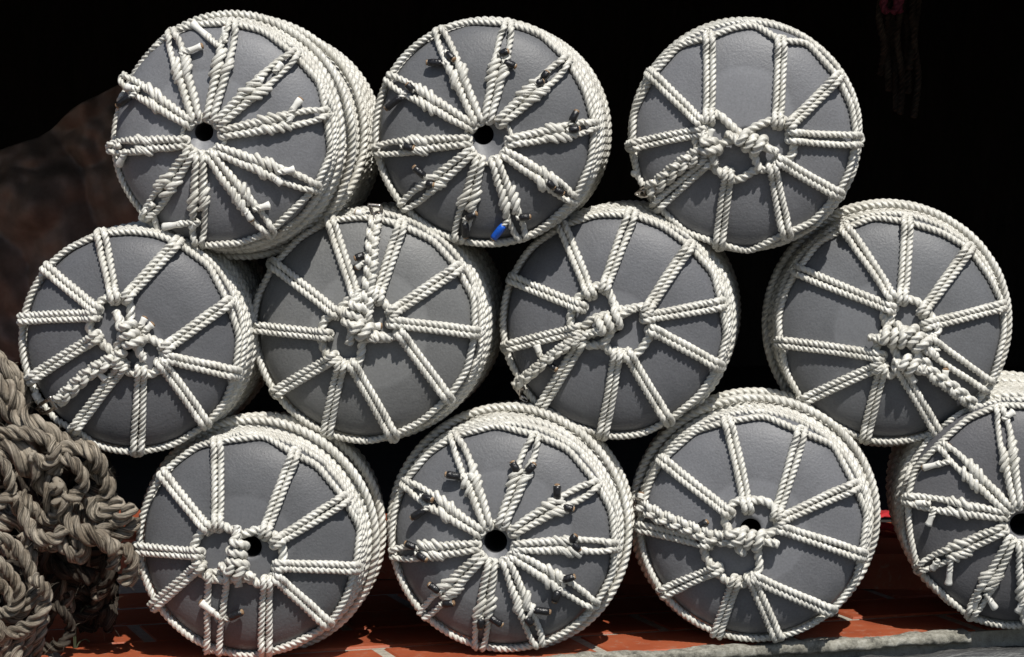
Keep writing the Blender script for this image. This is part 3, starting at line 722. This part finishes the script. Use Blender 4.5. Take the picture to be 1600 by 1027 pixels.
cB3 = crop(760, 300, 2.505)
build_float(23, cB3, 'third float of the second row, knotted tail hanging to its lower left', (497, 522), 173,
  [((405, 395), (300, 143)), ((465, 370), (567, 93)), ((630, 460), (792, 218)), ((630, 490), (912, 440)), ((652, 542), (902, 677)),
   ((556, 640), (707, 888)), ((510, 640), (455, 947)), ((367, 592), (213, 842)), ((352, 540), (83, 606)), ((367, 450), (93, 338))],
  [(64, 600), (62, 480), (90, 332), (180, 212), (295, 135), (430, 88), (570, 88), (690, 132), (796, 213), (890, 320), (918, 440), (940, 560), (908, 682), (830, 800), (712, 894), (590, 960), (455, 952), (320, 908), (212, 848), (150, 770), (85, 650)],
  'laced', Y=yline(958)-0.022, yaw=6.6, hole=(497, 520), hole_r=14,
  ring=[(328, 505), (350, 425), (400, 388), (440, 365), (478, 390), (500, 440), (530, 462), (620, 450), (642, 500), (640, 560), (592, 630), (540, 655), (490, 630), (455, 598), (395, 600), (358, 560)],
  links=[[(380, 530), (420, 495), (480, 480)], [(455, 598), (480, 560), (500, 530)], [(500, 440), (510, 480), (500, 520)]], knots=[(485, 510, 19, -30, 1.1)],
  tail=[(410, 550), (330, 590), (250, 645), (180, 705), (112, 757)], tailw=18, stubs=[(215, 660, 265, 690, 'k'), (212, 645, 198, 602, 'w')],
  shack=(115, 800, 95), coil=(0.0078, 18, 0.040), disc=(0, 0, 0.3), tint=(0.132, 0.135, 0.146))

cB4 = crop(1170, 290, 2.444)
build_float(24, cB4, 'second row float at far right, plaited tail running to its lower right rim', (540, 550), 175,
  [((545, 422), (374, 172)), ((587, 430), (606, 143)), ((667, 480), (838, 247)), ((682, 532), (968, 460)), ((690, 610), (915, 765)),
   ((572, 700), (722, 947)), ((510, 700), (444, 967)), ((497, 690), (208, 822)), ((497, 652), (128, 600)), ((540, 468), (193, 328))],
  [(120, 600), (112, 500), (140, 400), (190, 318), (265, 218), (370, 162), (480, 120), (605, 138), (740, 180), (842, 243), (920, 350), (972, 460), (975, 570), (945, 690), (918, 775), (830, 880), (725, 953), (580, 985), (440, 972), (300, 900), (206, 826), (145, 720)],
  'laced', Y=yline(1391)-0.022, yaw=5.0, hole=(540, 550), hole_r=14,
  ring=[(510, 480), (535, 535), (550, 475), (570, 445), (610, 435), (650, 448), (690, 490), (722, 560), (650, 575), (570, 580), (505, 575), (485, 640), (490, 698), (540, 725), (572, 700), (610, 690), (560, 640)],
  links=[[(500, 560), (560, 590), (640, 575), (715, 575)], [(600, 540), (620, 610), (680, 690)], [(650, 600), (690, 640), (720, 620)]], knots=[(560, 580, 16, 0, 1.0), (640, 590, 18, 40, 1.1), (615, 690, 9, 20, 1.1)],
  tail=[(640, 640), (700, 720), (770, 770), (840, 825), (905, 885)], tailw=22, stubs=[(745, 760, 752, 705, 'w'), (610, 710, 632, 750, 'w'), (880, 870, 868, 905, 'w')],
  coil=(0.0078, 18, 0.036), disc=(-0.1, 0.02, 0.38), tint=(0.136, 0.140, 0.149), wide={4: (11, 9)}, extra=3)

cC1 = crop(190, 630, 2.586)
build_float(31, cC1, 'bottom row float at far left, on the red tiles beside the old rope heap', (500, 588), 170,
  [((342, 502), (163, 283)), ((388, 490), (386, 168)), ((580, 522), (697, 213)), ((627, 560), (893, 393)), ((640, 658), (938, 667)),
   ((627, 710), (832, 893)), ((587, 728), (580, 1003)), ((388, 706), (368, 1010)), ((312, 658), (118, 828)), ((305, 608), (48, 586))],
  [(46, 560), (110, 372), (160, 280), (310, 170), (400, 153), (580, 132), (697, 205), (790, 250), (898, 386), (965, 510), (944, 670), (900, 800), (836, 898), (700, 970), (580, 1010), (460, 1040), (340, 1012), (210, 920), (114, 834), (72, 700)],
  'laced', Y=None, yaw=4.0, hole=(522, 580), hole_r=17,
  ring=[(330, 512), (385, 488), (440, 510), (490, 530), (545, 512), (600, 522), (642, 562), (652, 622), (632, 692), (582, 738), (505, 708), (440, 712), (380, 712), (325, 690), (302, 640), (292, 580)],
  links=[[(470, 530), (455, 600), (470, 690), (470, 740)]], knots=[(467, 612, 20, 90, 0.85), (465, 680, 14, 20, 1.2)],
  stubs=[(400, 870, 322, 806, 'w'), (420, 875, 478, 848, 'k')], coil=(0.0082, 18, 0.040), disc=(0.0, 0.05, 0.42), tint=(0.107, 0.109, 0.116), wide={7: (14, 10)}, extra=3)

cC2 = crop(590, 620, 2.524)
build_float(32, cC2, 'bottom row float with open dark centre hole and black taped rope tips all round', (492, 566), 173,
  [((395, 530), (113, 343), [(165, 398, 208, 405, 'k'), (190, 455, 145, 472, 'k')]),
   ((430, 500), (304, 163), [(325, 325, 280, 308, 'k'), (385, 325, 368, 305, 'w')]),
   ((495, 490), (622, 163), [(545, 300, 535, 265, 'k'), (590, 318, 612, 272, 'k')]),
   ((540, 530), (858, 348), [(700, 402, 708, 358, 'k'), (730, 438, 765, 442, 'k')]),
   ((550, 590), (930, 590), [(765, 555, 790, 600, 'k'), (758, 555, 778, 552, 'k')]),
   ((545, 630), (853, 822), [(725, 715, 768, 712, 'k'), (708, 765, 700, 802, 'k')]),
   ((510, 660), (640, 988), [(615, 830, 668, 848, 'k'), (580, 870, 602, 892, 'k')]),
   ((450, 660), (398, 1003), [(395, 862, 406, 905, 'k'), (450, 865, 482, 895, 'k')]),
   ((410, 630), (168, 872), [(245, 768, 210, 745, 'k'), (262, 835, 292, 815, 'k')]),
   ((390, 590), (48, 620), [(160, 588, 118, 582, 'k'), (150, 622, 186, 640, 'k')])],
  [(46, 600), (60, 460), (105, 338), (200, 222), (302, 155), (470, 112), (628, 152), (750, 205), (863, 340), (922, 450), (935, 590), (925, 700), (858, 825), (780, 930), (645, 990), (530, 1012), (398, 1008), (260, 940), (164, 876), (90, 740)],
  'spliced', Y=None, yaw=4.4, hub=(468, 580), hub_r=28, hole=(464, 573), hole_r=18, coil=(0.0080, 18, 0.046), disc=(0, 0.0, 0.62), tint=(0.135, 0.137, 0.145), extra=3)

cC3 = crop(970, 600, 2.405)
build_float(33, cC3, 'third float of the bottom row, plaited tail running across to its left rim', (503, 545), 175,
  [((400, 480), (163, 293)), ((475, 462), (404, 148)), ((585, 492), (677, 188)), ((602, 510), (873, 388)), ((602, 545), (898, 642)),
   ((502, 730), (788, 853)), ((490, 735), (590, 958)), ((430, 745), (358, 948)), ((357, 698), (152, 788)), ((322, 600), (74, 540))],
  [(70, 540), (100, 385), (153, 288), (280, 175), (402, 140), (540, 120), (680, 180), (800, 230), (878, 380), (925, 490), (903, 645), (880, 740), (793, 860), (700, 910), (592, 963), (470, 958), (352, 950), (230, 870), (146, 792), (88, 660)],
  'laced', Y=None, yaw=4.6, hole=(488, 545), hole_r=16,
  ring=[(398, 482), (430, 443), (475, 438), (540, 440), (580, 472), (592, 540), (530, 575), (515, 625), (520, 690), (490, 732), (440, 758), (390, 735), (348, 690), (315, 640), (325, 590), (400, 560), (390, 515)],
  links=[[(380, 560), (430, 590), (500, 600), (520, 570)], [(590, 545), (540, 570), (480, 585)]], knots=[(490, 585, 17, 10, 0.9), (430, 585, 14, 60, 1.0)],
  tail=[(440, 585), (340, 575), (240, 535), (150, 500), (72, 455)], tailw=24, stubs=[(280, 545, 318, 522, 'k'), (285, 570, 302, 598, 'k'), (50, 440, 45, 405, 'w')],
  shack=(62, 452, 200), coil=(0.0085, 18, 0.045), disc=(0.0, -0.02, 0.45), tint=(0.156, 0.159, 0.171), extra=3)

cC4 = crop(1340, 560, 2.2)
build_float(34, cC4, 'bottom row float cut off by the right picture edge, bare white rope ends', (556, 550), 176,
  [((500, 500), (295, 305), [(300, 320, 312, 300, 'w'), (300, 372, 228, 376, 'w')]),
   ((500, 540), (172, 485), [(250, 500, 202, 497, 'w'), (262, 535, 243, 572, 'w')]),
   ((500, 590), (212, 722), [(278, 690, 258, 722, 'w'), (328, 705, 312, 775, 'w')]),
   ((530, 625), (388, 882), [(412, 810, 398, 858, 'w'), (450, 815, 472, 858, 'w')]),
   ((545, 490), (490, 175), [(500, 210, 535, 185, 'w')]),
   ((565, 650), (590, 925), [(560, 830, 550, 870, 'w')]),
   ((620, 640), (770, 845), []), ((640, 590), (925, 660), []), ((640, 530), (900, 420), []), ((600, 490), (740, 235), [])],
  [(172, 480), (195, 380), (290, 285), (380, 205), (490, 160), (610, 165), (740, 230), (850, 320), (905, 420), (940, 540), (925, 660), (860, 760), (770, 850), (690, 905), (590, 930), (480, 915), (388, 890), (290, 810), (206, 725), (178, 600)],
  'spliced', Y=None, yaw=4.6, hub=(567, 572), pit=3.0, hub_r=27, hole=(565, 575), hole_r=18, coil=(0.0085, 18, 0.036), disc=(0, 0, 0.3), tint=(0.108, 0.108, 0.116), extra=1)

# ------------------------------------------------------------------ heap of old rope at the left
def fibres(e, kind, count, seed):
    """short broken fibres standing out of worn rope"""
    rng = random.Random(seed); parts = []
    ch = [o for o in e.children if o.name.startswith(kind)]
    for k in range(count):
        me = rng.choice(ch).data; v = me.vertices[rng.randrange(len(me.vertices))]
        p = np.array(v.co); n = np.array(v.normal); t = np.array([rng.uniform(-1, 1) for _ in range(3)])
        l = rng.uniform(0.004, 0.016); d = n*0.5+t*0.8
        parts.append(tube([p, p+d*l*0.5, p+d*l+np.array([0, 0, -0.25*l])], 0.00028, twisted=False, sides=3, jit=0, rad=np.array([0.0003, 0.00028, 0.0001])))
    V, q, u, t = merge(parts); o = link('stray_fibres', raw_mesh('stray_fibres', V, q, u, t), M['old'], e); o['kind'] = 'stuff'
def old_heap():
    base = on_y(90, 1000, -0.02)
    e = empty('rope_heap', Matrix.Translation((base[0], base[1], 0)), 'tangled heap of thick dirty brown old rope leaning against the left floats', 'rope heap')
    inv = np.array([base[0], base[1], 0])
    rng = random.Random(7)
    def strand(pts, d, Y, m='old', name='rope_strand', par=e, org=inv, jit=0.16, taper=None):
        d = d*1.04
        """pts: photo pixels; d: rope diameter in pixels; Y: depth, one value or one per point"""
        Ys = Y if isinstance(Y, (list, tuple)) else [Y+rng.uniform(-0.012, 0.012) for _ in pts]
        P = [on_y(x, y, yy)-org for (x, y), yy in zip(pts, Ys)]
        r = d/2/1090
        return rope_obj(name, P, r, M[m], par, lay=r*2*2.5, res=16, sides=24, jit=jit, groove=1.12, seed=rng.randint(0, 9999))
    S = strand
    S([(-60, 548), (-20, 556), (8, 575), (28, 600), (40, 640)], 30, -0.06)
    S([(-60, 585), (-20, 590), (8, 604), (24, 628), (30, 655)], 30, -0.09)
    S([(-60, 628), (-15, 626), (20, 644), (50, 662), (78, 676), (98, 700)], 34, -0.10)
    S([(-60, 655), (-20, 652), (12, 662), (45, 690), (60, 712)], 32, -0.07)
    S([(-60, 700), (-20, 684), (15, 676), (52, 680), (80, 692), (86, 712), (70, 724), (48, 712)], 22, -0.14, 'old')
    S([(-50, 690), (-15, 698), (18, 704), (45, 722), (66, 745), (82, 770), (92, 800)], 46, -0.12)
    S([(60, 668), (85, 684), (108, 692), (135, 700), (150, 716)], 26, -0.09)
    S([(84, 740), (90, 714), (108, 700), (132, 702), (150, 714), (158, 738)], 28, -0.13)
    S([(100, 716), (116, 724), (128, 744), (126, 766), (110, 778), (94, 772), (88, 756)], 23, -0.15)
    S([(138, 720), (150, 736), (166, 752), (166, 774), (152, 790), (142, 812)], 26, -0.11)
    S([(-10, 715), (8, 728), (15, 752), (16, 772), (2, 784), (-30, 790)], 21, -0.16)
    S([(20, 776), (30, 796), (46, 822), (62, 840), (86, 842), (100, 826)], 24, -0.16)
    S([(36, 770), (46, 788), (60, 806), (78, 812), (92, 800), (94, 784)], 21, -0.13)
    S([(94, 778), (102, 802), (118, 824), (142, 838), (166, 848), (180, 862)], 30, -0.15)
    S([(108, 776), (124, 800), (146, 820), (166, 838)], 26, -0.11)
    S([(140, 780), (146, 800), (158, 806), (176, 794), (190, 782)], 24, -0.12)
    S([(158, 832), (176, 818), (196, 804), (208, 790)], 26, -0.13)
    S([(168, 846), (186, 836), (206, 826), (214, 812)], 22, -0.12)
    S([(176, 888), (182, 864), (196, 856), (206, 870), (204, 890), (192, 912)], 21, -0.13)
    S([(206, 862), (212, 882), (208, 900), (202, 912)], 16, -0.10)
    S([(55, 850), (76, 854), (94, 848), (104, 860), (124, 872), (130, 856), (118, 840)], 24, -0.14)
    S([(34, 835), (44, 856), (52, 872), (48, 892)], 18, -0.14)
    # turns deeper in the heap and down to the tiles, shade painted in
    S([(60, 880), (90, 902), (120, 905), (148, 892), (168, 872)], 24, 0.0, 'old_dark_shaded')
    S([(70, 925), (98, 932), (128, 920), (150, 925), (150, 950), (120, 965), (96, 950)], 24, 0.0, 'old_dark_shaded')
    S([(85, 945), (102, 960), (110, 984), (98, 1006), (72, 1012), (40, 1014)], 18, -0.10, 'old_dark_shaded')
    S([(60, 870), (80, 890), (82, 930), (70, 970), (55, 1000)], 26, -0.02, 'old_dark_shaded')
    for k in range(64):
        x = rng.uniform(-60, 165); y = rng.uniform(585, 960) if x < 60 else rng.uniform(720, 960)
        a = rng.uniform(0, 6.28); pts = []; 
        for j in range(7):
            pts.append((x, y)); a += rng.uniform(-1.0, 1.0); x += 28*math.cos(a); y += 20*math.sin(a)
            x = min(max(x, -70), 168); y = min(max(y, 570+max(0, x)*0.85), 975)
        S(pts, rng.uniform(24, 36), rng.uniform(-0.07, 0.04) if y < 860 else rng.uniform(-0.02, 0.05), 'old' if k % 3 == 0 and y < 860 else 'old_dark_shaded')  # most filler turns carry the painted shade
    fibres(e, 'rope_strand', 2200, 5)
    b2 = on_y(20, 1000, -0.2)
    o2 = np.array([b2[0], b2[1], 0])
    e2 = empty('rope_coil', Matrix.Translation(tuple(o2)), 'small coil of worn old rope in front of the heap at the lower left corner', 'rope coil')
    def C(pts, d, Y, m='old'): return strand(pts, d, Y, m, 'rope_strand', e2, o2)
    C([(-40, 836), (-5, 840), (20, 852), (42, 880), (54, 912), (46, 942), (22, 962), (-10, 968), (-40, 955)], 22, -0.20)
    C([(-40, 868), (-8, 876), (14, 896), (30, 922), (26, 948), (4, 958), (-30, 950)], 20, -0.22)
    C([(-40, 900), (-12, 905), (8, 922), (20, 946), (12, 966)], 18, -0.18)
    C([(54, 905), (66, 914), (70, 936), (62, 962), (40, 980), (12, 990), (-30, 976)], 22, -0.23)
    C([(66, 930), (66, 966), (60, 1000), (52, 1045)], 20, -0.19)
    C([(-10, 975), (6, 992), (10, 1018), (14, 1050)], 22, -0.23)
    C([(36, 985), (28, 1004), (26, 1030), (30, 1050)], 20, -0.22)
    C([(48, 975), (44, 1000), (42, 1026), (44, 1050)], 20, -0.20)
    C([(-20, 1000), (-8, 1020), (-4, 1050)], 24, -0.21)
    for k in range(14):
        x = rng.uniform(-60, 50); pts = [(x+rng.uniform(-25, 25), 880+j*30) for j in range(6)]
        C(pts, 26, rng.uniform(-0.16, -0.10), 'old_dark_shaded')  # filler behind the coil, shade painted into its colour
    fibres(e2, 'rope_strand', 600, 6)
old_heap()

# ------------------------------------------------------------------ background things in the shade of the shed
def sheet(name, rows, m, thick=0.002, amp=0.0, seed=0, n=60):
    """a crumpled sheet lofted through rows of points"""
    G = np.array([resample(np.array(r, float), 1e9)[0][:0].tolist() or np.stack([np.interp(np.linspace(0, 1, n), np.linspace(0, 1, len(r)), np.array(r)[:, k]) for k in range(3)], 1) for r in rows])
    nr = 50; H_ = np.zeros((nr, n, 3))
    for j in range(n):
        for k in range(3): H_[:, j, k] = np.interp(np.linspace(0, 1, nr), np.linspace(0, 1, len(rows)), G[:, j, k])
    for i in range(nr):
        for j in range(n):
            p = H_[i, j]
            v = Vector((p[0]*5+seed, p[2]*5, 0.3))
            q = abs(mnoise.noise(v))*2-0.6+0.8*abs(mnoise.noise(v*2.3))+0.35*mnoise.noise(v*6)
            H_[i, j, 1] -= amp*q
    V = H_.reshape(-1, 3)
    Q = [(i*n+j, i*n+j+1, (i+1)*n+j+1, (i+1)*n+j) for i in range(nr-1) for j in range(n-1)]
    o = link(name, raw_mesh(name, V, Q), m)
    md = o.modifiers.new('thickness', 'SOLIDIFY'); md.thickness = thick
    return o
Yt = 1.38
rows = [[on_y(-120, 300, Yt), on_y(0, 235, Yt), on_y(60, 215, Yt), on_y(120, 168, Yt), on_y(185, 132, Yt), on_y(300, 120, Yt)],
        [on_y(-120, 330, Yt-.02), on_y(0, 288, Yt-.02), on_y(60, 282, Yt-.02), on_y(120, 274, Yt-.02), on_y(185, 268, Yt-.02), on_y(300, 250, Yt)],
        [on_y(-120, 600, Yt-.05), on_y(0, 580, Yt-.05), on_y(60, 560, Yt-.02), on_y(120, 540, Yt), on_y(185, 520, Yt), on_y(300, 500, Yt)]]
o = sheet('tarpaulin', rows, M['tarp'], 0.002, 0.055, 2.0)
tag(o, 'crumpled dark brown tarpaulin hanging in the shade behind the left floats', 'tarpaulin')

def strip(name, pts, w, m, label, cat, seed=0):
    P, q, L, e_ = resample(np.array(pts), 0.006); V = []; n = len(P)
    for i, p in enumerate(P):
        for k in range(7):
            v = (k/6-0.5)*w
            V.append((p[0], p[1]+v, p[2]+0.006+0.022*abs(mnoise.noise(Vector((p[0]*18+seed, v*40, 0))))+0.004*mnoise.noise(Vector((p[0]*60, v*90, seed)))))
    Q = [(i*7+k, (i+1)*7+k, (i+1)*7+k+1, i*7+k+1) for i in range(n-1) for k in range(6)]
    o = link(name, raw_mesh(name, V, Q), m); md = o.modifiers.new('thickness', 'SOLIDIFY'); md.thickness = 0.003
    return tag(o, label, cat)
strip('red_cloth', [on_z(1335, 826, STEP_Z+.004), on_z(1375, 829, STEP_Z+.004), on_z(1410, 836, STEP_Z+.004), on_z(1445, 838, STEP_Z+.004)], 0.07, M['cloth'], 'strip of red cloth lying flat on the tiled step, nearer of the two red cloths', 'cloth', 1.0)
strip('red_cloth', [on_z(1345, 812, STEP_Z), on_z(1375, 811, STEP_Z), on_z(1400, 809, STEP_Z)], 0.06, M['cloth'], 'crumpled red cloth on the tiled step, farther back of the two red cloths', 'cloth', 5.0)

def hanging():
    top = on_y(1405, -60, 1.2); e = empty('hanging_rope_bundle', Matrix.Translation(tuple(top)), 'dark bundle of rope ends with pinkish top, hanging at the upper right', 'rope bundle')
    rng = random.Random(3); o0 = top
    for k in range(7):
        x = 1378+k*9; yb = 90+rng.uniform(0, 110)
        P = [on_y(x+rng.uniform(-5, 5), y, 1.2+rng.uniform(-.02, .02))-o0 for y in np.linspace(-60, yb, 5)]
        rope_obj('rope_strand', P, 0.007, M['old_dark_shaded'], e, seed=k)
    for k in range(3):
        P = [on_y(1382+k*14+rng.uniform(-6, 6), y, 1.17)-o0 for y in (-40, -15, 8, 20)]
        rope_obj('pink_strand', P, 0.008, M['pink'], e, seed=20+k)
hanging()

def grass():
    b0 = on_z(120, 1014, 0.0); parts = []
    for pts in ([(118, 1014), (119, 980), (124, 960), (134, 948), (148, 985-24), (156, 972-4)][:4]+[(146, 984-36+2), (157, 966-6)], [(116, 1014), (115, 985), (114, 955), (115, 930)], [(119, 1014), (124, 1004), (133, 999), (140, 1003)]):
        P = [on_y(x, y, b0[1]+0.002*i)-b0 for i, (x, y) in enumerate(pts)]
        parts.append(tube(P, 0.0012, twisted=False, sides=6, jit=0))
    V, q, u, t = merge(parts); o = link('grass_tuft', raw_mesh('grass_tuft', V, q, u, t), M['grass']); o.location = b0
    tag(o, 'few thin green grass blades growing from the tiles beside the rope heap', 'grass tuft')
grass()
# check: print how far neighbouring bodies stand apart
for i in range(len(floats)):
    for j in range(i):
        a_, b_ = floats[i], floats[j]
        for zz in (0, -L_BODY):
            d = np.linalg.norm((a_.C-a_.z*-zz*1.0*1)-(b_.C-b_.z*-zz)) if zz else np.linalg.norm(a_.C-b_.C)
            if zz: d = np.linalg.norm((a_.C+a_.z*zz)-(b_.C+b_.z*zz))
            g = d-a_.R-b_.R
            if g < 0.02: print('gap', i, j, zz, round(g, 4))
for i, f in enumerate(floats): print('float', i, f.C.round(3), round(f.R, 4))
